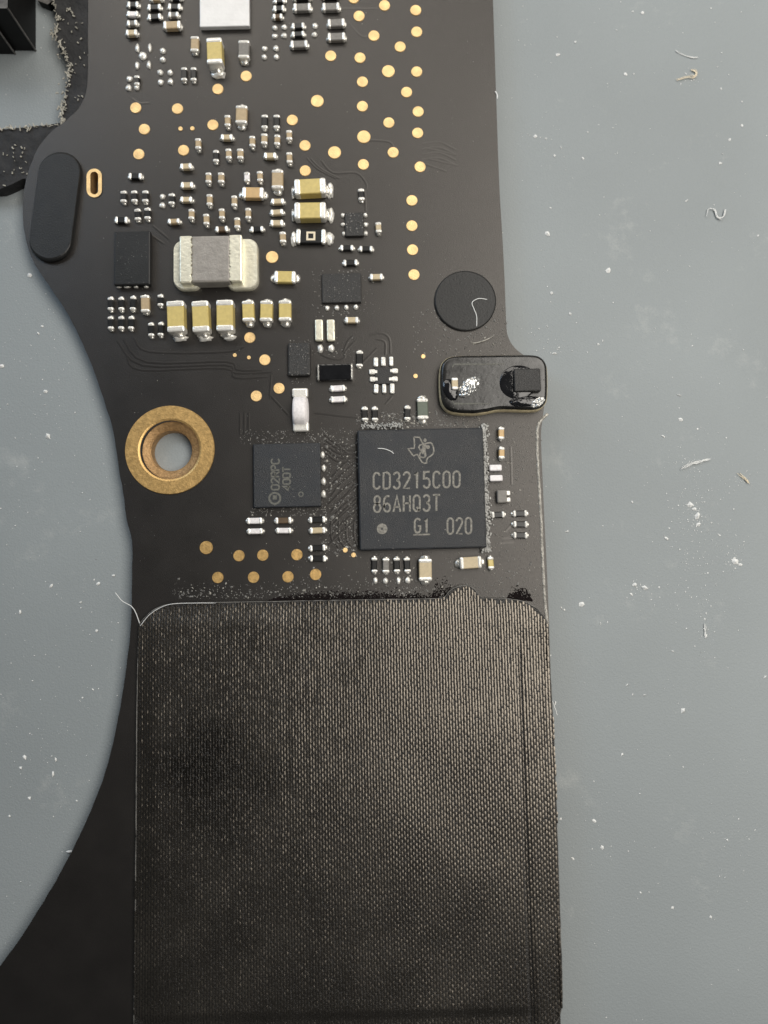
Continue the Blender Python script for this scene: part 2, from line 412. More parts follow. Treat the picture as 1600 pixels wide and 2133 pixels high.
# ------------------------------------------------------------------ chip components
def comp(x, y, L, W, orient, kind, H=None, joints=None, tl=None, parent=board, zbase=0.0):
    """one surface-mount part: body, two terminals, two solder joints; x,y = centre of its top face in the photograph"""
    body, name, Hd = {'k': ('black', 'resistor', 9), 't': ('tan', 'capacitor', 12), 'T': ('tan2', 'capacitor', 12), 'y': ('yellow', 'capacitor', 26), 'o': ('orange', 'capacitor', 16),
                      'g': ('grey', 'resistor', 11), 'n': ('green', 'resistor', 12), 'b': ('brown', 'capacitor', 11), 'w': ('white', 'capacitor', 10)}[kind]
    H = H or Hd
    z = H*KP+zbase
    c = P(x, y, z); s = S(x, y, z)
    q = lambda v: round(v*s/0.0004)*0.0004
    L, W = q(L), q(W); h = H*KP
    tl = q(tl) if tl else (q(7.0) if L/s < 32 else q(max(7, 0.2*L/s)))
    rz = (math.pi/2 if orient == 'v' else 0)+random.uniform(-0.045, 0.045)
    r = 0.0035
    o = link(name, rbox(L-0.6*tl, W-0.004, h-0.003, r, body), parent, (c.x, c.y, zbase), rz)
    for sgn in (-1, 1):
        link('terminal', rbox(tl, W, h, 0.009 if W > 0.05 else 0.0075, 'tin', 2, smooth=False), o, (sgn*(L-tl)/2, 0, 0))
        big = W > 0.05
        link('solder_joint', blob(0.009 if not big else 0.019, W*0.40, h*(0.5 if not big else 0.40), 'solder', random.randrange(3)), o, (sgn*(L/2+(0.001 if not big else 0.004)), 0, 0))
    return o

C = [  # x, y, L, W, orient, kind, (H)
 (276.5, 7.5, 24, 14, 'h', 'k'), (275.6, 27, 24, 13, 'h', 'w'), (274.7, 46, 22, 13, 'h', 'g'), (273.4, 66, 24, 14, 'h', 'T'), (321, 13, 28, 14, 'h', 'k'), (321.5, 33, 28, 14, 'h', 'k'),
 (325, -6, 26, 13, 'h', 't'), (363, 12, 27, 14, 'h', 'k'), (361, 28.5, 22, 13, 'h', 'g'), (366, -7, 26, 14, 'h', 'k'), (276, -12, 24, 14, 'h', 'k'), (357.7, 50, 36, 18, 'h', 't', 14),
 (284.4, 166, 22, 12, 'v', 'k'), (383, 153, 30, 13, 'v', 'k'), (402.7, 153, 30, 13, 'v', 'k'), (405, 90, 34, 18, 'v', 't', 12), (446, 104, 58, 33, 'v', 'y', 30), (507.5, 101, 40, 24, 'v', 'g', 16),
 (581, 15.5, 24, 14, 'h', 'k'), (582, -2, 24, 14, 'h', 'k'), (578, 32, 21, 12, 'h', 'b'), (621, 52, 27, 14, 'h', 'k'), (621, 69, 27, 13, 'h', 'k'),
 (629.5, 13, 37, 18, 'h', 'g', 12), (629, -10, 37, 18, 'h', 'k', 12), (689.5, 12, 36, 18, 'h', 'g', 12), (700.5, 45.5, 36, 18, 'h', 'g', 12), (701, 74.5, 37, 18, 'h', 'g', 12), (623, 90, 36, 17, 'h', 'g', 12), (688, -14, 36, 18, 'h', 'k', 12),
 (551, 252, 30, 14, 'v', 'k'), (576, 252, 30, 14, 'v', 'k'), (550, 288, 24, 14, 'v', 't'), (577, 290, 23, 13, 'v', 't'), (602, 280, 22, 13, 'v', 't'), (602.5, 327, 24, 13, 'v', 't'), (562.5, 322.5, 26, 14, 'h', 'T'),
 (577.5, 372, 42, 25, 'v', 't', 16), (645.7, 386.6, 66, 34, 'h', 'y', 26), (645.7, 437, 66, 36, 'h', 'y', 26), (752.6, 404, 25, 14, 'v', 'k'),
 (502.4, 237, 40, 25, 'v', 't', 14), (473.4, 250, 25, 13, 'v', 't'), (412, 298, 24, 13, 'v', 't'), (472, 284, 25, 13, 'h', 'T'), (525, 293, 24, 13, 'v', 't'),
 (449.4, 324, 26, 13, 'v', 'k'), (475.6, 319, 23, 13, 'v', 't'), (500, 319, 23, 14, 'v', 't'), (387, 345, 24, 14, 'h', 'T'), (389, 384, 26, 14, 'h', 'T'), (387.5, 414, 25, 13, 'h', 'T'),
 (281, 365.5, 28, 14, 'h', 'k'), (433.6, 369, 23, 13, 'v', 't'), (460, 369, 23, 14, 'v', 't'), (514, 367.4, 21, 13, 'v', 'w'), (541, 366, 23, 13, 'v', 't'), (526.4, 400, 45, 25, 'h', 'o', 16),
 (256.6, 408.6, 25, 14, 'v', 'k'), (279, 408, 25, 14, 'v', 'k'), (302, 408, 25, 14, 'v', 'k'), (286, 446, 25, 14, 'v', 'k'), (306.6, 444, 25, 14, 'v', 'k'), (252, 457, 27, 15, 'h', 'k'), (357, 413.5, 24, 14, 'v', 'k'),
 (435.8, 415, 25, 13, 'v', 't'), (398, 445, 23, 13, 'v', 't'), (429, 455.7, 24, 13, 'v', 't'), (461.4, 444.2, 23, 13, 'v', 't'), (361.4, 459.4, 25, 12, 'h', 't'), (461.6, 475.7, 26, 13, 'h', 'b'),
 (487.4, 417.5, 24, 13, 'v', 't'), (516.4, 443.5, 24, 13, 'v', 't'), (493.6, 463, 23, 13, 'v', 't'), (535, 476, 27, 13, 'h', 'k'), (578, 418, 27, 13, 'h', 'T'), (576.5, 440.6, 27, 13, 'h', 'T'), (576.5, 463, 27, 14, 'h', 'T'),
 (588.7, 493, 24, 14, 'v', 't'), (788.4, 472.6, 23, 13, 'v', 'T'), (722.5, 515, 28, 13, 'h', 'k'), (762.5, 517, 28, 13, 'h', 'k'), (730, 546, 30, 14, 'h', 'k'),
 (229.7, 632, 28, 13, 'v', 'k'), (251.6, 632, 28, 13, 'v', 'k'), (276.3, 631, 30, 13, 'v', 'k'), (229.7, 672, 28, 13, 'v', 'k'), (251.6, 672, 28, 13, 'v', 'k'), (272.4, 672, 28, 13, 'v', 'k'), (333.6, 625, 25, 13, 'v', 'k'), (314, 686, 29, 13, 'v', 'k'), (334.3, 685, 29, 13, 'v', 'k'),
 (301.4, 631.7, 37, 19, 'v', 't', 12), (365, 658, 67, 37, 'v', 'y', 28), (417, 658, 67, 36, 'v', 'y', 28), (467.7, 656, 67, 36, 'v', 'y', 28), (516.5, 647, 45, 26, 'v', 'y', 18), (554.4, 647, 45, 27, 'v', 'y', 18), (593.3, 646, 45, 27, 'v', 'y', 18),
 (593.3, 575.5, 45, 26, 'h', 'y', 14), (784, 575.5, 27, 14, 'h', 'T'), (732.7, 665.6, 28, 14, 'h', 'T'), (749, 747, 34, 15, 'v', 'k'), (703.4, 808, 31, 14, 'h', 'w'), (704.4, 831, 32, 14, 'h', 'w'),
 (760, 862, 29, 14, 'v', 'k'), (781, 862, 29, 14, 'v', 'k'), (849, 860, 30, 14, 'v', 'k'), (880.6, 851, 45, 24, 'v', 'n', 12),
 (1045, 902, 26, 13, 'v', 'o'), (1045.7, 943, 25, 13, 'v', 'o'), (1038, 1072, 28, 14, 'h', 'k'), (1084, 1069.5, 30, 14, 'h', 'k'), (1084.8, 1092, 30, 14, 'h', 'k'), (1084.8, 1115, 30, 14, 'h', 'k'),
 (530, 1084.6, 32, 14, 'h', 'w'), (531, 1106.4, 32, 13, 'h', 'w'), (590, 1084, 34, 14, 'h', 'b'), (590.8, 1105, 32, 13, 'h', 'w'), (660.8, 1082.4, 34, 14, 'h', 'k'), (661.3, 1104.7, 33, 14, 'h', 'T'), (661.3, 1141.5, 34, 14, 'h', 'k'), (662, 1163.3, 34, 14, 'h', 'k'),
 (780, 1177, 32, 13, 'v', 'k'), (804, 1178, 31, 15, 'v', 'g'), (826.7, 1177, 31, 14, 'v', 'k'), (848.4, 1177, 31, 14, 'v', 'k'), (886.4, 1187, 47, 28, 'v', 'T', 18), (981, 1172, 46, 26, 'h', 'T', 18), (1023, 1172.7, 26, 13, 'v', 'y', 12)]
for t in C: comp(*t)

# bare solder pads left without a component
SP = [(286, 99, 9, 18), (311.6, 98.5, 8, 18), (297, 115, 18, 18), (285, 135, 9, 17), (310, 134, 9, 17), (338.5, 105, 13, 12), (338.5, 123, 13, 12), (269, 163, 13, 12), (267.6, 182, 13, 13), (333, 150, 13, 12), (354, 150, 12, 13),
      (334, 170, 12, 13), (355, 169, 12, 13), (572, 57, 12, 10), (592, 55.5, 13, 11), (572, 74, 13, 10), (592, 73, 13, 11), (656, 53, 13, 12), (655, 71, 13, 11), (551, 100, 12, 11), (575, 99.5, 12, 12), (550, 118, 12, 11), (575.5, 117.5, 12, 12),
      (338, 408.6, 12, 12), (338, 427, 13, 12), (782, 1209.5, 10, 14), (803, 1210, 11, 14), (830.5, 1209.5, 9, 15), (850, 1209, 11, 14), (667, 726, 13, 18), (690, 725, 14, 17),
      (681.7, 641, 10, 11), (702, 640.7, 10, 11), (721.3, 640, 10, 11), (741.4, 639, 11, 12), (714.4, 447.4, 9, 9), (715, 467, 10, 8), (716, 486.4, 8, 9), (761, 447.4, 10, 10), (762, 467, 11, 10), (762, 485.6, 10, 10),
      (284, 182, 11, 10), (247, 597, 12, 5), (264, 597, 16, 5), (283, 597, 10, 5), (304, 597, 10, 5)]
for i, (x, y, a, b) in enumerate(SP):
    c = P(x, y, 0.008); s = S(x, y, 0.008)
    link('solder_pad', blob(round(a*s*0.54, 3), round(b*s*0.54, 3), 0.014, 'tin', i % 4, 1, 0.16), board, (c.x, c.y, 0), math.pi/4 if i == 2 else 0)

# zero-ohm link marked with a square
o = comp(647.5, 491, 62, 32, 'h', 'k', 12, tl=10)
zt = 12*KP-0.003+0.0008
sq = []
for k in (9.2, 5.2): sq.append([(sx*k*KP*1.05, sy*k*KP*1.05) for sx, sy in ((-1, -1), (1, -1), (1, 1), (-1, 1))])
v = [(x, y, zt) for x, y in sq[0]]+[(x, y, zt) for x, y in sq[1]]
mk = link('marking', pydata('marking', v, [(i, (i+1) % 4, 4+(i+1) % 4, 4+i) for i in range(4)], 'cream'), o)
for x, y, a, b in ((687.5, 496, 16, 28), (612, 497, 12, 28), (688, 396, 15, 30), (689, 448, 15, 32), (611, 400, 9, 26), (611, 447, 9, 26), (375, 704, 30, 14), (427, 704, 30, 14), (477, 702, 30, 14), (456, 154, 30, 15), (671, 1003, 0, 0)):
    if not a: continue
    c = P(x, y, 0.01); s = S(x, y)
    link('solder_pad', blob(a*s*0.52, b*s*0.52, 0.02, 'tin', int(x) % 4, 2, 0.2), board, (c.x, c.y, 0))

# ------------------------------------------------------------------ lettering strokes
def arc(cx, cy, rx, ry, a0, a1, n=8):
    return [(cx+rx*math.cos(math.radians(a0+(a1-a0)*i/n)), cy+ry*math.sin(math.radians(a0+(a1-a0)*i/n))) for i in range(n+1)]
o0 = arc(.5, 1.35, .42, .42, 180, 0)+arc(.5, .45, .42, .42, 0, -180)+[(.08, 1.35)]
GL = {'0': [o0], 'O': [o0],
 'C': [arc(.5, 1.35, .42, .42, 15, 180)+arc(.5, .45, .42, .42, 180, 345)], 'D': [[(.08, 0.03), (.08, 1.77), (.5, 1.77)]+arc(.5, 1.35, .42, .42, 90, 0)+arc(.5, .45, .42, .42, 0, -90)+[(.08, .03)]],
 '3': [arc(.48, 1.36, .4, .42, 160, -80)+arc(.48, .47, .43, .46, 80, -160)], '2': [arc(.5, 1.34, .42, .44, 170, -30)+[(.1, .03), (.93, .03)]], '1': [[(.25, 1.42), (.55, 1.77), (.55, 0)]],
 '5': [[(.9, 1.77), (.18, 1.77), (.12, .95)]+arc(.48, .56, .44, .54, 120, -155)], '8': [arc(.5, 1.35, .38, .42, -90, 270, 14), arc(.5, .47, .44, .46, 90, 450, 14)],
 '6': [[(.82, 1.7)]+arc(.62, 1.2, .54, .55, 80, 175)+arc(.5, .48, .42, .45, 180, 540, 14)], 'A': [[(.03, 0), (.5, 1.77), (.97, 0)], [(.2, .55), (.8, .55)]], 'H': [[(.08, 0), (.08, 1.77)], [(.92, 0), (.92, 1.77)], [(.08, .92), (.92, .92)]],
 'Q': [o0, [(.5, .5), (.92, .02)]], 'T': [[(.02, 1.77), (.98, 1.77)], [(.5, 1.77), (.5, 0)]], 'G': [arc(.5, 1.35, .42, .42, 25, 180)+arc(.5, .45, .42, .42, 180, 360)+[(.92, .85), (.55, .85)]],
 'P': [[(.1, 0), (.1, 1.77), (.55, 1.77)]+arc(.55, 1.34, .38, .43, 90, -90)+[(.1, .91)]], 'R': [[(.1, 0), (.1, 1.77), (.55, 1.77)]+arc(.55, 1.34, .38, .43, 90, -90)+[(.1, .91)], [(.5, .9), (.95, 0)]], '4': [[(.75, 0), (.75, 1.77), (.05, .5), (.97, .5)]]}
def text_paths(s, adv=1.32):
    out = []
    for i, ch in enumerate(s):
        for st in GL.get(ch, []): out.append([(x+i*adv, y/1.8) for x, y in st])
    w = (len(s)-1)*adv+1
    return [[(x/w, y) for x, y in p] for p in out]       # unit box

def lettering(s, parent, x0, y0, x1, y1, z, wd, name='marking', material='mark', vertical=False, adv=1.32):
    paths = []
    for p in text_paths(s, adv):
        q = []
        for u, v_ in p:
            if vertical: px, py = x1-(1-v_)*(x1-x0) if False else x0+(1-v_)*(x1-x0), y1-u*(y1-y0)
            else: px, py = x0+u*(x1-x0), y1-v_*(y1-y0)-0.02*(u*(x1-x0))
            q.append(xy(P(px, py, z)))
        paths.append(q)
    pl = parent.location
    paths = [[(a-pl.x, b-pl.y) for a, b in p] for p in paths]
    o = link(name, ribbon(paths, wd*KP, z, name, material), parent)
    return o

# ------------------------------------------------------------------ integrated circuits
def ic(x0, y0, x1, y1, H, material, r=0.006, name='chip', label=None):
    z = H*KP
    a, b = P(x0, y1, z), P(x1, y0, z); c = (a+b)/2
    o = link(name, rbox(b.x-a.x, b.y-a.y, z, r, material, 2), board, (c.x, c.y, 0))
    if label: o['label'] = label
    return o
main = ic(749, 890, 1006, 1147, 20, 'chip', 0.008, label='large square black chip lettered CD3215C00')
zt = 20*KP+0.0006
lettering('CD3215C00', main, 777, 984.5, 959, 1019, zt, 4.0)
lettering('86AHQ3T', main, 778, 1033, 917, 1067, zt, 4.0)
lettering('G1', main, 863, 1080, 895, 1110, zt, 3.8)
lettering('020', main, 931, 1079, 983, 1113, zt, 3.8)
pl = main.location
link('marking', ribbon([[(P(861, 1114, zt).x-pl.x, P(861, 1114, zt).y-pl.y), (P(896, 1113, zt).x-pl.x, P(896, 1113, zt).y-pl.y)]], 3.2*KP, zt, 'underline', 'mark'), main)
def rel(pts, par, z): return [(P(x, y, z).x-par.location.x, P(x, y, z).y-par.location.y) for x, y in pts]
def zx(pts): return [(840+a/20, 895+b/20) for a, b in pts]
out = [(450, 310), (550, 310), (680, 320), (740, 430), (800, 560), (900, 585), (1060, 545), (1140, 540), (1200, 590), (1240, 680), (1270, 780), (1275, 900), (1230, 1030), (1120, 1110), (1010, 1190), (970, 1290), (980, 1380), (890, 1400), (780, 1350), (710, 1240),
       (650, 1140), (590, 1030), (530, 1040), (440, 1090), (380, 1040), (310, 940), (200, 790), (320, 780), (460, 770), (470, 650), (460, 450), (450, 310)]
link('logo', ribbon([rel(zx(out), main, zt)], 2.9*KP, zt, 'logo', 'mark'), main)
fig = [[(800, 590), (960, 590), (960, 700), (940, 860), (960, 1020), (970, 1100), (920, 1160), (880, 1140), (880, 1000), (820, 1030), (760, 960), (700, 850), (730, 800), (800, 790)]]
fl = rel(zx(fig[0]), main, zt)
link('logo', pydata('logo', [(x, y, zt) for x, y in fl], [tuple(range(len(fl)))], 'mark'), main)
link('logo', ribbon([rel(zx([(790, 620), (700, 640), (645, 720), (690, 810), (730, 870)]), main, zt), rel(zx([(730, 940), (680, 1060), (730, 1140), (840, 1165), (920, 1140)]), main, zt)], 2.9*KP, zt, 'logo', 'mark'), main)
for cx, cy, r in ((910, 440, 72), (1030, 720, 85)):
    c = P(*zx([(cx, cy)])[0], zt)
    link('logo', disc_mesh(r/20*KP, 0.0004, 'mark', 16), main, (c.x-pl.x, c.y-pl.y, zt-0.0002))
c = P(796, 1101.6, zt)
link('marking', disc_mesh(11*KP, 0.0004, 'mark', 24), main, (c.x-pl.x, c.y-pl.y, zt-0.0002))
link('marking', disc_mesh(2.2*KP, 0.0004, 'chip', 12), main, (c.x-pl.x, c.y-pl.y, zt+0.0006))

small = ic(528, 922, 667, 1058, 12, 'chip', 0.005, label='smaller square black chip with faint sideways lettering')
zs = 12*KP+0.0006
lettering('02RPC', small, 565, 955, 582, 1021, zs, 3.4, material='mark2', vertical=True, adv=1.15)
lettering('400T', small, 589, 972, 605, 1022, zs, 3.4, material='mark2', vertical=True, adv=1.15)
sp = small.location
def circ(cx, cy, r, n=20): return [(cx+r*math.cos(2*math.pi*i/n), cy+r*math.sin(2*math.pi*i/n)) for i in range(n+1)]
link('logo', ribbon([rel(circ(572.5, 1038, 11.5), small, zs)], 4*KP, zs, 'logo', 'mark2'), small)
link('logo', ribbon([rel([(568, 1036), (577, 1036)], small, zs)], 9*KP, zs, 'logo', 'mark2'), small)
link('marking', ribbon([rel(circ(627, 1029.6, 4.6), small, zs)], 2.4*KP, zs, 'marking', 'mark2'), small)
for x, y in ((671.6, 947), (674, 974.5), (674, 1002.5), (674, 1029)):
    c = P(x, y, 0.01)
    link('lead', blob(0.013, 0.019, 0.014, 'tin', int(y) % 3), small, (c.x-sp.x, c.y-sp.y, 0))

ic(237, 480, 313, 594, 14, 'rubber', 0.006, label='plain black chip above the three upright yellow capacitors')
ic(719, 442, 757, 492, 8, 'chip2', 0.005)
o = ic(671, 568, 752, 631, 8, 'chip2', 0.005)
ic(600, 713, 646, 783, 12, 'chip2', 0.008)
o = ic(662, 757, 734, 792, 13, 'gloss', 0.006, name='diode')
for sgn in (-1, 1): link('terminal', rbox(5*KP, 34*KP, 13*KP, 0.003, 'solder', 1), o, (sgn*35*KP, 0, 0.0006))
ic(781, 764, 818, 800, 6, 'chip2', 0.003)
for x, y, a, b in ((783, 754, 10, 20), (798.5, 753, 10, 20), (815, 752.5, 9, 21), (778.5, 774.5, 20, 11), (820, 772.5, 19, 11), (779.5, 790, 19, 11), (818.5, 789.5, 21, 11), (783.5, 809.5, 10, 20), (800.4, 809.5, 9, 20), (817, 809, 10, 22)):
    c = P(x, y, 0.01); link('solder_pad', rbox(a*KP, b*KP, 0.014, 0.006, 'tin', 2), board, (c.x, c.y, 0), random.uniform(-.06, .06))
# two plain white bars and two cream bars
for x, y, L, W, ori in ((1032.7, 974, 26, 13, 'h'), (1034, 995.7, 27, 13, 'h'), (664.4, 687, 46, 17, 'v'), (689, 687, 46, 17, 'v')):
    z = 12*KP; c = P(x, y, z)
    o = link('jumper_link', rbox((L if ori == 'h' else W)*KP, (W if ori == 'h' else L)*KP, z, 0.006, 'white' if ori == 'h' else 'creamtin', 2), board, (c.x, c.y, 0))
# crushed silvery part
z = 14*KP; c = P(1046, 1034, z)
o = link('crystal', rbox(20*KP, 27*KP, z, 0.006, 'grey', 2), board, (c.x, c.y, 0))
for dy in (-7, 7): link('terminal', rbox(9*KP, 10*KP, 0.028, 0.005, 'tin', 2), o, (13.5*KP, dy*KP, 0))
# silver shield can (upper edge)
can = ic(416, -64, 519, 56, 12, 'can', 0.004, name='shield_can', label='pale silver square can at the top edge')

# inductor: ferrite block with plated ends on a wide plated base
zi = 36*KP
c = P(439, 538.5, zi); s = S(439, 538, zi)
ind = link('inductor', rbox(82*s, 100*s, zi, 0.010, 'ferrite', 2), board, (c.x, c.y, 0))
ind['label'] = 'large grey block with pale plated ends'
for side in (-1, 1):
    e_ = link('plated_end', rbox(24*s, 101*s, zi+0.002, 0.007, 'creamtin', 2), ind, (side*53*s, 0, 0))
    rg = []
    N_ = 40
    for i in range(N_+1):
        y_ = (-48.5+97*i/N_)*s
        rg.append((-side*(13+6*noise.noise(Vector((i*0.45, side*3.0, 0)))+3*noise.noise(Vector((i*1.3, side, 5))))*s, y_))
    lpq = rg+[(side*9*s, 48.5*s), (side*9*s, -48.5*s)]
    link('plated_end', prism([lpq], zi-0.003, zi+0.0042, 'plated_edge', 'creamtin', 'creamtin'), ind, (side*53*s, 0, 0))
def rounded(x0, y0, x1, y1, r, n=6):
    pts = []
    for cx_, cy_, a0 in ((x1-r, y1-r, 0), (x0+r, y1-r, 90), (x0+r, y0+r, 180), (x1-r, y0+r, 270)):
        for i in range(n+1):
            t = math.radians(a0+90*i/n); pts.append((cx_+r*math.cos(t), cy_+r*math.sin(t)))
    return pts
for x0, x1, y0_, y1_ in ((361, 420, 499, 603), (470, 537, 496, 603)):
    a, b = P(x0, y1_, 0.03), P(x1, y0_, 0.03)
    lp_ = [(x-c.x, y-c.y) for x, y in rounded(a.x, a.y, b.x, b.y, 0.048)]
    link('base_plate', pad_mesh(lp_, 0.034, 0.012, 'creamtin'), ind, (0, 0, 0.0002))

# white barrel-shaped fuse with solder feet
zf = 28*KP; c = P(623, 853, zf)
v, f = [], []
prof = [(-31, 10, 15), (-27, 20, 16.3), (-16, 27, 17.5), (0, 28.5, 18), (14, 27.5, 17.5), (25, 20, 16.5), (29, 10, 15)]
for yv, hh, hw in prof:
    for t in range(9):
        u = -1+t/4; 
        xx = hw*max(-1, min(1, u*1.0)); edge_ = abs(u)
        zz = hh*(1-0.10*edge_**2) if edge_ < 0.95 else 0
        v.append((xx*KP, -yv*KP, zz*KP))
for j in range(len(prof)-1):
    for t in range(8):
        a = j*9+t; f.append((a, a+9, a+10, a+1))
fuse = link('fuse', pydata('fuse', v, f, 'white', True), board, (c.x, c.y, 0))
fuse['label'] = 'glossy white barrel with silver feet'
for x, y in ((625, 818), (627, 889)):
    c2 = P(x, y, 0.02); link('terminal', rbox(34*KP, 20*KP, 0.026, 0.010, 'tin', 3), fuse, (c2.x-c.x, c2.y-c.y, 0))

# ------------------------------------------------------------------ stacked module on the right tab
zm = 30*KP
mo = [(945, 741), (1000, 739), (1060, 738), (1108, 738), (1127, 743), (1138, 756), (1141, 775), (1141, 822), (1136, 840), (1122, 850), (1098, 852), (1070, 851), (1040, 851), (1012, 856), (985, 859), (950, 857), (931, 850), (921, 834), (918, 810), (918, 772), (924, 752)]
ml = catmull(mo, 5)
mc = P(1030, 800, zm)
mlp = [(P(p[0], p[1], zm).x-mc.x, P(p[0], p[1], zm).y-mc.y) for p in ml]
nn = len(mlp); mv, mf = [], []
for ox, oz in ((0.004, 0.0), (0.003, zm*0.62), (0.0, zm*0.66), (-0.002, zm*0.86), (-0.008, zm*0.965), (-0.016, zm), (-0.03, zm)):
    for i in range(nn):
        a_, b_ = Vector(mlp[i-1]), Vector(mlp[(i+1) % nn]); t_ = (b_-a_).normalized(); nr = Vector((t_.y, -t_.x))
        if nr.dot(Vector(mlp[i])) < 0: nr = -nr
        mv.append((mlp[i][0]+nr.x*ox, mlp[i][1]+nr.y*ox, oz))
for j in range(6): mf += [(j*nn+i, j*nn+(i+1) % nn, (j+1)*nn+(i+1) % nn, (j+1)*nn+i) for i in range(nn)]
mf.append(tuple(range(6*nn, 7*nn)))
mme = pydata('sensor_module', mv, mf, 'module', True); mme.materials.append(MT['fr4'])
for p_ in mme.polygons: p_.material_index = 1 if p_.index < 2*nn else 0
bmm = bmesh.new(); bmm.from_mesh(mme); bmesh.ops.recalc_face_normals(bmm, faces=bmm.faces[:]); bmm.to_mesh(mme); bmm.free()
mod = link('sensor_module', mme, board, (mc.x, mc.y, 0))
mod['label'] = 'raised black module with cream edge at the board tab'
def modpos(x, y, z): q = P(x, y, z); return (q.x-mc.x, q.y-mc.y, zm-0.001)
inner = [(943, 760), (1052, 759), (1052, 841), (950, 842), (943, 836)]
link('recess_rim', ribbon([[(P(x, y, zm).x-mc.x, P(x, y, zm).y-mc.y) for x, y in ((942, 766), (946, 759), (1050, 758))], [(P(x, y, zm).x-mc.x, P(x, y, zm).y-mc.y) for x, y in ((942, 834), (946, 841), (1020, 841))]], 0.005, zm+0.0005, 'rim', 'mark2', h=0.0015), mod)
link('sensor_die', rbox(55*KP, 48*KP, 0.030, 0.006, 'chip2', 2), mod, modpos(1099, 791, zm+0.03))
q = modpos(947.5, 799, zm+0.02)
link('capacitor', rbox(13*KP, 18*KP, 0.024, 0.003, 'tan2', 1), mod, q)
for dy in (-9, 9): link('terminal', rbox(13.5*KP, 7*KP, 0.026, 0.006, 'tin', 2), mod, (q[0], q[1]+dy*KP, q[2]))
def crumple(rx, ry, rz, material, seed, freq, amp, name, parent, loc, rot=0.0):
    bm = bmesh.new(); bmesh.ops.create_icosphere(bm, subdivisions=5, radius=1)
    for v in bm.verts:
        n = noise.noise(v.co*freq+Vector((seed, seed*2, 0)))+0.5*noise.noise(v.co*freq*2.3+Vector((seed, 0, 3)))
        k = 1+amp*n
        v.co = Vector((v.co.x*rx*(1+amp*0.3*n), v.co.y*ry*(1+amp*0.3*n), max(v.co.z, -0.05)*rz*k))
    return link(name, mesh_from(bm, name, material, True), parent, loc, rot)
crumple(27*KP, 16*KP, 0.026, 'foil', 1.5, 3.2, 0.35, 'flux_residue', mod, modpos(977, 806, zm), 0.75)
crumple(36*KP, 11*KP, 0.014, 'gloss', 3.5, 2.2, 0.25, 'flux_residue', mod, modpos(1096, 836, zm), 0.05)
crumple(17*KP, 9*KP, 0.016, 'foil', 6.5, 3.0, 0.4, 'flux_residue', mod, modpos(1119, 838, zm), 0.45)
crumple(40*KP, 36*KP, 0.013, 'gloss', 8.5, 1.0, 0.12, 'flux_residue', mod, modpos(1080, 796, zm), 0.1)
crumple(15*KP, 24*KP, 0.014, 'gloss', 5.1, 1.0, 0.15, 'resin_drop', mod, modpos(938, 812, zm), 0.35)

# ------------------------------------------------------------------ rubber pads stuck on the board
c = P(970, 624, 0.025)
lp = [(66*KP*math.cos(2*math.pi*i/48), 66*KP*math.sin(2*math.pi*i/48)) for i in range(48)]
tag(link('rubber_pad', pad_mesh(lp, 0.012, 0.005), None, (c.x, c.y, 0.0005)), 'round black rubber pad stuck near the right board edge', 'rubber pad')
c = P(114, 428, 0.024); s = S(114, 428, 0.024)
lp = []
for x, y in stadium(0, 0, 45, 119, 14): lp.append((x*s, y*s))
lp = list(reversed(lp))
tag(link('rubber_pad', pad_mesh([(x, y) for x, y in lp], 0.024, 0.010), None, (c.x, c.y, 0.0005), math.radians(-6.5)), 'oblong black rubber pad on the bulging left side of the board', 'rubber pad')

# ------------------------------------------------------------------ woven tape
tp = [(291, 1302), (303, 1285), (325, 1268), (352, 1259), (390, 1256), (560, 1253), (760, 1249), (905, 1247), (926, 1243), (938, 1230), (958, 1221), (980, 1222), (992, 1232), (1000, 1244), (1018, 1247), (1060, 1248), (1090, 1253), (1116, 1266), (1134, 1286), (1142, 1310),
      (1146, 1400), (1152, 1500), (1158, 1650), (1163, 1800), (1168, 1950), (1171, 2050), (1170, 2095), (1163, 2122), (1146, 2142), (1110, 2152), (700, 2160), (278, 2166), (279, 2133), (282, 1900), (284, 1700), (285, 1500), (287, 1400), (289, 1330)]
ZT = 0.02
tape_xy = [xy(P(x, y, ZT)) for x, y in tp]
tape = bpy.data.objects.new('fabric_tape', None); COL.objects.link(tape)
tag(tape, 'wide black woven fabric tape covering the lower board', 'tape')
link('backing', prism([tape_xy], 0.001, ZT, 'backing', 'weft', 'weft'), tape)
def inside(x, y, poly):
    r = False; n = len(poly); j = n-1
    for i in range(n):
        xi, yi = poly[i]; xj, yj = poly[j]
        if (yi > y) != (yj > y) and x < (xj-xi)*(y-yi)/(yj-yi)+xi: r = not r
        j = i
    return r
xs = [p[0] for p in tape_xy]; ys = [p[1] for p in tape_xy]
gx0, gy0 = P(1083, 1400, .05).x, P(1083, 1400, .05).y
gx1, gy1 = P(1106, 2080, .05).x, P(1106, 2080, .05).y
ytop = P(600, 1252, ZT).y; ybot = P(900, 2095, ZT).y; xl = P(285, 1700, ZT).x
def sst(a, b, t):
    t = max(0.0, min(1.0, (t-a)/(b-a))); return t*t*(3-2*t)
def hgt(x, y):
    gx = gx0+(gx1-gx0)*(y-gy0)/(gy1-gy0)
    e = sst(0.0, 0.10, x-xl)*sst(0.0, 0.12, ytop-y)
    z = ZT+0.002+0.016*e
    g = sst(ytop, ytop-0.4, y) if y < ytop else 0
    d = x-gx
    z -= 0.016*g*math.exp(-(d/0.018)**2)
    z -= 0.014*g*sst(0.02, 0.17, d)
    z -= 0.008*sst(0, 0.05, ybot-y)*sst(0.0, 0.2, gx+0.1-x)
    z += 0.004*noise.noise(Vector((x*2.2, y*2.2, 0)))*e
    return z
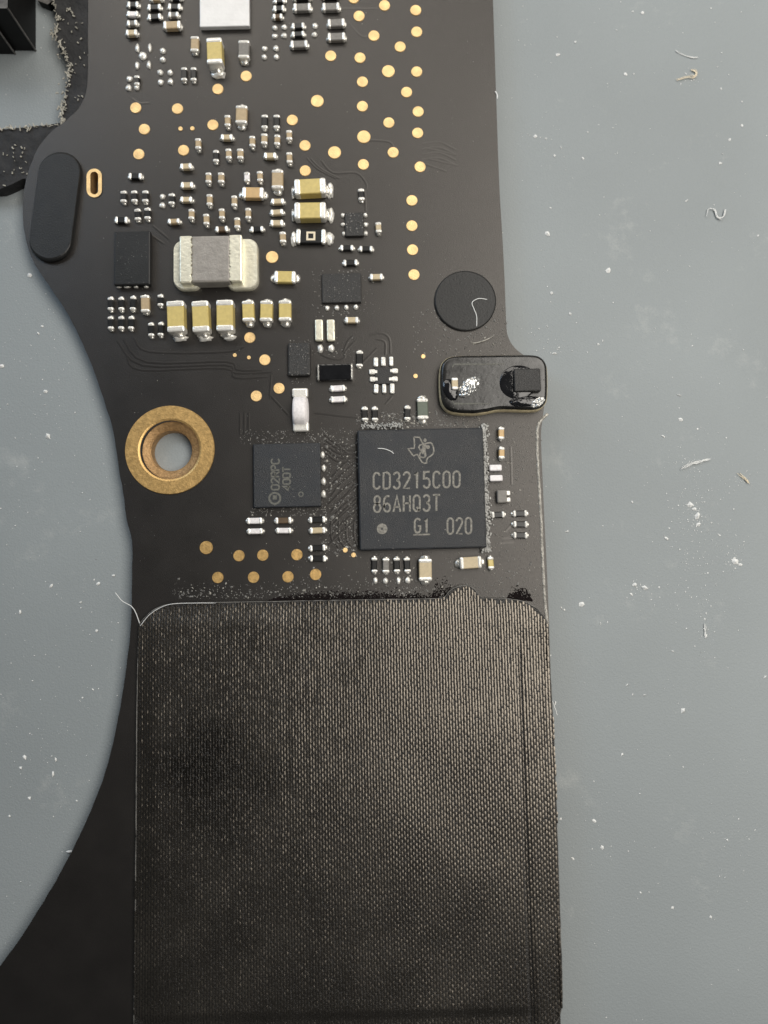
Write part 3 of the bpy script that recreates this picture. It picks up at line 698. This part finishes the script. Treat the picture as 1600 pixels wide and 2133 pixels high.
# floats of the weave
DX, DY = 5.8*KP, 11.6*KP
v, f = [], []
ncol = int((max(xs)-min(xs))/DX)+1
CR, AL = 4, 5
for i in range(ncol):
    x = min(xs)+(i+0.5)*DX
    off = ((i % 2)*0.5+random.uniform(-.07, .07))*DY; shade = random.uniform(0.8, 1.15)
    y = min(ys)-DY+off
    while y < max(ys)+DY:
        jx = random.gauss(0, 0.0006); jy = random.gauss(0, 0.0012)
        xc, yc = x+jx, y+jy
        ln = DY*random.uniform(0.80, 1.08); wd = DX*random.uniform(0.60, 0.80); hh = random.uniform(0.0008, 0.0016)*shade
        for k_ in (0.5, 0.3):
            if not inside(xc, yc+k_*ln, tape_xy): ln *= 0.7; yc -= 0.1*ln
        if inside(xc, yc, tape_xy) and inside(xc, yc+0.5*ln, tape_xy) and inside(xc, yc-0.35*ln, tape_xy) and P(800, 2200).y < yc:
            b = len(v); sk = random.gauss(0, 0.03)
            h0, h1, h2 = hgt(xc, yc-ln/2), hgt(xc, yc), hgt(xc, yc+ln/2)
            for a in range(AL):
                ta = -1+2*a/(AL-1)
                zz = (h0 if ta < 0 else h2)*abs(ta)+h1*(1-abs(ta))
                taper_ = math.sqrt(max(0.04, 1-0.85*ta*ta)); dome = 1-0.95*ta*ta
                for c_ in range(CR):
                    tcx = -1+2*c_/(CR-1)
                    v.append((xc+tcx*wd/2*(0.55+0.45*taper_)+sk*ta*ln/2, yc+ta*ln/2, zz+0.0022+hh*dome*(1-abs(tcx)**2*0.9)))
            for a in range(AL-1):
                for c_ in range(CR-1):
                    q = b+a*CR+c_; f.append((q, q+1, q+CR+1, q+CR))
        y += DY
o = link('weave', pydata('weave', v, f, 'thread', True), tape); o['kind'] = 'stuff'
print('weave floats', len(f)//12)
hem = catmull([tuple(p) for p in tape_xy], 6)
link('hem', tube([(p[0]+0.0016*noise.noise(Vector((p[0]*22, p[1]*22, 0))), p[1]+0.0016*noise.noise(Vector((p[0]*22, p[1]*22, 5))), ZT+0.001+0.0015*noise.noise(Vector((p[0]*9, p[1]*9, 2)))) for p in hem], 0.0021, 'hem', 'hem', False), tape)
# sheet that carries the floats
bm = bmesh.new(); cell = 8*KP; nx = int((max(xs)-min(xs))/cell)+1; ny = int((max(ys)-min(ys))/cell)+1
vs = {}
for i in range(nx):
    for j in range(ny):
        cx_, cy_ = min(xs)+(i+.5)*cell, min(ys)+(j+.5)*cell
        if inside(cx_, cy_, tape_xy) and inside(cx_-cell/2, cy_, tape_xy) and inside(cx_+cell/2, cy_, tape_xy) and inside(cx_, cy_+cell/2, tape_xy):
            q = []
            for a, b in ((0, 0), (1, 0), (1, 1), (0, 1)):
                k = (i+a, j+b)
                if k not in vs:
                    X, Y = min(xs)+k[0]*cell, min(ys)+k[1]*cell
                    vs[k] = bm.verts.new((X, Y, hgt(X, Y)+0.0005))
                q.append(vs[k])
            bm.faces.new(q)
link('ground_cloth', mesh_from(bm, 'ground_cloth', 'weft', True), tape)

# ------------------------------------------------------------------ black foam gasket and finned plastic below the board's upper left
zg = -0.012
g_in = [(100, -90), (108, 0), (119, 35), (120, 58), (111, 72), (124, 88), (138, 118), (146, 150), (139, 178), (134, 208), (127, 236), (131, 254), (112, 258), (60, 264), (0, 270), (-90, 276)]
g_out = [(-90, 398), (0, 394), (22, 385), (48, 372), (90, 372), (150, 330), (215, 270), (230, 150), (230, -90)]
gl = [tuple(p) for p in catmull(g_in, 6, False)]
gl = [(x+3.5*noise.noise(Vector((x*.12, y*.12, 1))), y+3.0*noise.noise(Vector((x*.12, y*.12, 7)))) for x, y in gl]+g_out
tag(link('foam_gasket', prism([[xy(P(x, y, zg)) for x, y in gl]], Z_MAT+0.001, zg-0.0, 'foam_gasket', 'foam', 'foam')), 'torn black foam gasket peeking out under the upper left of the board', 'gasket')
v, f = [], []
edge_px = gl[6:-9]
for k in range(230):
    x, y = random.choice(edge_px) if k < 170 else (random.uniform(120, 180) if k < 210 else random.uniform(0, 60), random.uniform(0, 230) if k < 210 else random.uniform(300, 385))
    x += random.gauss(0, 2.5); y += random.gauss(0, 2.5)
    a_ = random.uniform(-0.6, 2.2); L_ = random.uniform(3, 13 if k < 170 else 6)
    q = [(x+t*L_*math.cos(a_)*0.5+random.gauss(0, .8), y+t*L_*math.sin(a_)*0.5+random.gauss(0, .8), zg+0.002+random.random()*0.006) for t in (-1, 0, 1)]
    m_ = tube([P(*p) for p in catmull(q, 3, False)], random.uniform(0.0012, 0.0048), 'strand', 'fray')
    o_ = len(v); v += [tuple(w_.co) for w_ in m_.vertices]; f += [tuple(j+o_ for j in p.vertices) for p in m_.polygons]
    bpy.data.meshes.remove(m_)
tag(link('lint', pydata('lint', v, f, 'fray', True)), 'pale frayed fluff along the torn foam edge', 'lint', kind='stuff')
# finned plastic block
fb = bpy.data.objects.new('plastic_frame', None); COL.objects.link(fb)
tag(fb, 'deep black plastic frame with two slanting ribs in the top left corner', 'plastic frame')
HB = 0.30
def tall(base_px, h, name='block'):
    lp_ = [xy(P(x, y, Z_MAT)) for x, y in base_px]
    me = prism([lp_], Z_MAT+0.001, Z_MAT+h, name, 'rib', 'plastic')
    return link(name, me, fb)
tall([(-260, -300), (75, -300), (75, 106), (-260, 106)], HB)
tall([(-260, 107), (32, 107), (32, 113), (-260, 113)], HB*0.62, 'fin')
tall([(80, -300), (126, -300), (118, 16), (108, 24), (88, 16)], 0.05, 'lug')
for px_, py_, h_ in ((75, 106, HB), (32, 113, HB*0.62)):
    p0 = P(px_, py_, Z_MAT)
    link('worn_edge', tube([(p0.x+0.001*noise.noise(Vector((t, 1, 0))), p0.y, Z_MAT+0.002+h_*t/8) for t in range(9)], 0.0055, 'worn_edge', 'rib', False), fb)

# ------------------------------------------------------------------ dust, lint and fibres
def flakes(spots, name, material, zfun, parent=None):
    v, f = [], []
    for x, y, r in spots:
        p = P(x, y, zfun); a = random.uniform(0, 6.28); e = random.uniform(0.35, 1.0)
        k = random.choice((4, 5, 6)); b = len(v); r *= KP
        for i in range(k):
            t = 2*math.pi*i/k; rr = r*random.uniform(0.6, 1.15)
            dx, dy = rr*math.cos(t), rr*e*math.sin(t)
            v.append((p.x+dx*math.cos(a)-dy*math.sin(a), p.y+dx*math.sin(a)+dy*math.cos(a), zfun+0.0006+random.random()*0.0012))
        v.append((p.x, p.y, zfun+0.001+0.5*r))
        f += [(b+i, b+(i+1) % k, b+k) for i in range(k)]
    o = link(name, pydata(name, v, f, material), parent)
    return o
G = random.gauss
sp_ = []
def scatter(n, x0, x1, y0, y1, r=1.1, dens=None):
    for _ in range(n):
        x, y = random.uniform(x0, x1), random.uniform(y0, y1)
        if dens is None or random.random() < dens(x, y): sp_.append((x, y, abs(G(0, r))+0.5))
scatter(1500, 360, 930, 1205, 1247, 1.2, lambda x, y: ((y-1200)/50)**1.5)
scatter(500, 600, 760, 900, 1240, 1.0, lambda x, y: 0.6)
scatter(500, 668, 745, 890, 1160, 1.2)
scatter(900, 1005, 1128, 880, 1245, 0.8)
scatter(420, 740, 1000, 858, 890, 1.5)
scatter(300, 860, 1060, 640, 742, 1.2)
scatter(250, 910, 1010, 560, 690, 0.8)
scatter(200, 500, 680, 895, 925, 1.0); scatter(150, 520, 680, 1056, 1075, 1.0)
scatter(220, 650, 780, 560, 660, 0.9); scatter(160, 600, 740, 700, 800, 0.8)
scatter(400, 200, 1050, 0, 1200, 0.45)
scatter(200, 760, 1010, 1148, 1240, 1.0)
sp2 = list(sp_); random.shuffle(sp2); half = len(sp2)*4//5
tag(flakes(sp2[:half], 'dust', 'dust2', 0.0005), 'grey dust film of tiny flakes on the board surface', 'dust', kind='stuff')
tag(flakes(sp2[half:], 'dust', 'dust', 0.0005), 'pale dust flakes lodged between the board components', 'dust', kind='stuff')
def top_dust(n, x0, x1, y0, y1, z, r=0.8):
    keep = [(random.uniform(x0, x1), random.uniform(y0, y1), abs(G(0, r))+0.3) for _ in range(n*3//5)]
    o = flakes(keep, 'dust', 'dust2', z, board); o['kind'] = 'stuff'
top_dust(260, 752, 1003, 893, 1145, 20*KP+0.0004, 0.6)
top_dust(160, 530, 665, 924, 1056, 12*KP+0.0004, 0.6)
top_dust(200, 673, 750, 570, 629, 8*KP+0.0004, 1.0)
top_dust(170, 602, 644, 715, 781, 12*KP+0.0004, 1.0)
top_dust(120, 720, 756, 444, 490, 8*KP+0.0004, 1.1)
top_dust(120, 240, 311, 483, 592, 14*KP+0.0004, 0.5)
top_dust(220, 925, 1135, 745, 855, 30*KP+0.0004, 0.8)
# white crust along the right flank of the large chip
bm = bmesh.new()
for k in range(900):
    y = random.uniform(884, 1150); x = 1010+ (y-1018)*0.030 + G(0, 4.6); z = random.uniform(0.004, 0.036)*(1 if x < 1012 else 0.5)
    p = P(x, y, z); rr = KP*random.uniform(1.0, 2.8)
    r = bmesh.ops.create_icosphere(bm, subdivisions=1, radius=rr)
    for vv in r['verts']: vv.co = Vector((vv.co.x*random.uniform(.8, 1.2), vv.co.y*1.2, vv.co.z*0.6))+p
for k in range(160):
    x = random.uniform(752, 840); y = 887+G(0, 3)-0.02*(x-800); p = P(x, y, random.uniform(0.005, 0.03)); rr = KP*random.uniform(0.8, 2.0)
    r = bmesh.ops.create_icosphere(bm, subdivisions=1, radius=rr)
    for vv in r['verts']: vv.co = Vector((vv.co.x, vv.co.y*1.2, vv.co.z*0.6))+p
me = mesh_from(bm, 'crust', 'crust')
o = link('flux_crust', me, board); o['kind'] = 'stuff'

# black flakes painting the shadow along the tape edge, with the dark fluff there
shadesp = []
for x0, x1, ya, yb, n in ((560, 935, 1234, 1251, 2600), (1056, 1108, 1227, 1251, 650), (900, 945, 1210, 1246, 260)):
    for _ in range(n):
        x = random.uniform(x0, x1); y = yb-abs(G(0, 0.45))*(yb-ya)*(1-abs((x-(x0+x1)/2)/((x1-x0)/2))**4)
        shadesp.append((x, y, random.uniform(1.0, 2.6)))
o = flakes(shadesp, 'residue_shade', 'edge_shade', 0.0012, board); o['kind'] = 'stuff'
# specks on the mat
ms = []
for x, y, r in ((1338, 27, 4), (1162, 114, 5), (1198, 88, 3), (1303, 155, 3.5), (1418, 175, 3), (1502, 185, 3), (1545, 212, 2.5), (1546, 262, 3), (1520, 291, 4), (1140, 487, 6.5), (1267, 563, 6), (1149, 610, 4.5), (1115, 285, 5), (1168, 307, 4), (1137, 289, 3), (1155, 324, 3), (1214, 330, 3.5),
                (1430, 418, 4), (1500, 340, 4), (1255, 710, 3), (1246, 717, 3), (1155, 736, 5), (1140, 680, 3), (1188, 654, 4), (1415, 823, 6), (1418, 874, 5), (1381, 909, 4), (1212, 1258, 6), (1423, 1480, 7), (1593, 1410, 5), (1437, 1052, 7), (1452, 1075, 9), (1446, 1060, 5), (1455, 1092, 5),
                (1530, 1170, 8), (1542, 1176, 4), (1342, 1224, 8), (1322, 1218, 6), (1314, 1238, 4), (1181, 1107, 4), (1388, 1122, 5), (1470, 1325, 4), (1468, 1290, 3), (1317, 1447, 3), (1193, 1788, 4), (1255, 1765, 4), (1238, 1710, 4), (1515, 1750, 3), (1480, 1910, 4), (1400, 1890, 3),
                (62, 573, 5), (100, 908, 7), (95, 815, 5), (80, 695, 4), (3, 763, 6), (107, 1220, 4), (42, 1275, 5), (236, 1199, 4), (205, 1216, 4), (51, 1577, 5), (116, 1582, 4), (110, 1612, 5), (43, 1600, 4), (61, 1663, 4), (144, 1774, 7), (20, 1700, 3), (88, 680, 3), (136, 636, 3)):
    ms.append((x, y, r*1.25))
for _ in range(1500):
    x = random.choice((random.uniform(1030, 1640), random.uniform(-40, 260)))
    y = random.uniform(-40, 2180); ms.append((x, y, min(5, random.lognormvariate(-0.35, 0.65))))
for cx_, cy_, sx_, sy_, n_ in ((1450, 1100, 45, 110, 420), (1530, 1165, 14, 22, 70), (1450, 1070, 12, 20, 70), (1335, 1225, 18, 12, 50), (1435, 968, 22, 8, 60), (1548, 995, 9, 9, 40), (1470, 1310, 10, 30, 40), (1160, 720, 30, 14, 40), (1130, 300, 25, 20, 30), (1440, 160, 16, 10, 30), (1250, 1740, 40, 60, 60), (1530, 1740, 40, 60, 50), (95, 1560, 50, 60, 40), (90, 880, 40, 60, 40), (60, 700, 40, 60, 40)):
    for _ in range(n_): ms.append((G(cx_, sx_), G(cy_, sy_), min(4, random.lognormvariate(-0.25, 0.55))))
o = flakes(ms, 'dust', 'lint', Z_MAT+0.0005); tag(o, 'white specks scattered over the grey mat', 'dust', kind='stuff')

def fibre(pts, r, label, z=0.01, material='lint', n=6):
    """one hair, or (r above 0.004) a tangle of fine strands and flecks, as one piece of lint"""
    if r <= 0.004:
        pp = catmull([tuple(p)+(z,) for p in pts], n, False)
        me = tube([P(p[0]+0.8*noise.noise(Vector((p[1]*.15, p[0]*.15, 0))), p[1], p[2]) for p in pp], r, 'lint_fibre', material)
    else:
        v, f = [], []
        sp = r/KP
        for k in range(int(5+r*700)):
            q0 = catmull([tuple(p) for p in pts], 5, False); n0 = len(q0)
            a = random.randrange(0, max(1, n0-4)); b = min(n0, a+random.randrange(4, n0))
            jx_, jy_ = G(0, 0.38*sp), G(0, 0.30*sp)
            q = [(p[0]+jx_+G(0, 0.08*sp), p[1]+jy_+G(0, 0.08*sp), z+abs(G(0, 0.2*r))) for p in q0[a:b]]
            if len(q) < 2: continue
            m_ = tube([P(*p) for p in q], random.uniform(0.0006, 0.0018), 'strand', material)
            o_ = len(v); v += [tuple(w_.co) for w_ in m_.vertices]; f += [tuple(j+o_ for j in p.vertices) for p in m_.polygons]
            bpy.data.meshes.remove(m_)
        me = pydata('lint_fibre', v, f, material, True)
    tag(link('lint_fibre', me), label, 'lint')
fibre([(240, 1234), (255, 1252), (275, 1264), (285, 1282), (294, 1308)], 0.0022, 'thin white hair crossing the left board edge at the tape corner', 0.012)
fibre([(292, 1304), (312, 1280), (340, 1263), (372, 1257), (450, 1256)], 0.0016, 'pale thread lying along the tape upper left corner', 0.03)
fibre([(1015, 624), (997, 622), (984, 630), (988, 645), (993, 660), (993, 680)], 0.0022, 'hooked white fibre on the round rubber pad', 0.0145)
fibre([(1039, 684), (1028, 700), (1005, 711), (985, 715)], 0.006, 'white fringe of fluff along the lower rim of the round pad', 0.004, 'dust')
fibre([(787, 934), (800, 935), (812, 939), (821, 945)], 0.0022, 'short curved white hair on the large lettered chip', 0.049)
fibre([(1473, 452), (1477, 436), (1488, 437), (1494, 452), (1506, 452), (1511, 436)], 0.009, 'wavy white lint curl on the mat right of the board', Z_MAT+0.008)
fibre([(1408, 167), (1432, 160), (1447, 160), (1450, 150), (1440, 145)], 0.009, 'yellowish curled flake on the mat at upper right', Z_MAT+0.006, 'cream')
fibre([(1408, 105), (1420, 112), (1440, 119), (1455, 120)], 0.005, 'faint white lint arc above the yellowish flake', Z_MAT+0.004)
fibre([(1418, 978), (1436, 967), (1452, 962), (1478, 956)], 0.012, 'ragged white streak of lint on the mat right of the chip', Z_MAT+0.005)
fibre([(1540, 985), (1548, 992), (1554, 998), (1560, 1006)], 0.010, 'chunky cream crumb on the mat near the right frame edge', Z_MAT+0.006, 'cream')
fibre([(1468, 1300), (1470, 1312), (1469, 1328)], 0.006, 'short vertical white lint dash low on the right mat', Z_MAT+0.004)
fibre([(1032, 190), (1036, 200), (1036, 206)], 0.0035, 'tiny white hair on the upper right board edge', 0.004)
fibre([(1151, 1460), (1156, 1475), (1161, 1490)], 0.002, 'fine loose thread at the right edge of the tape', 0.01)
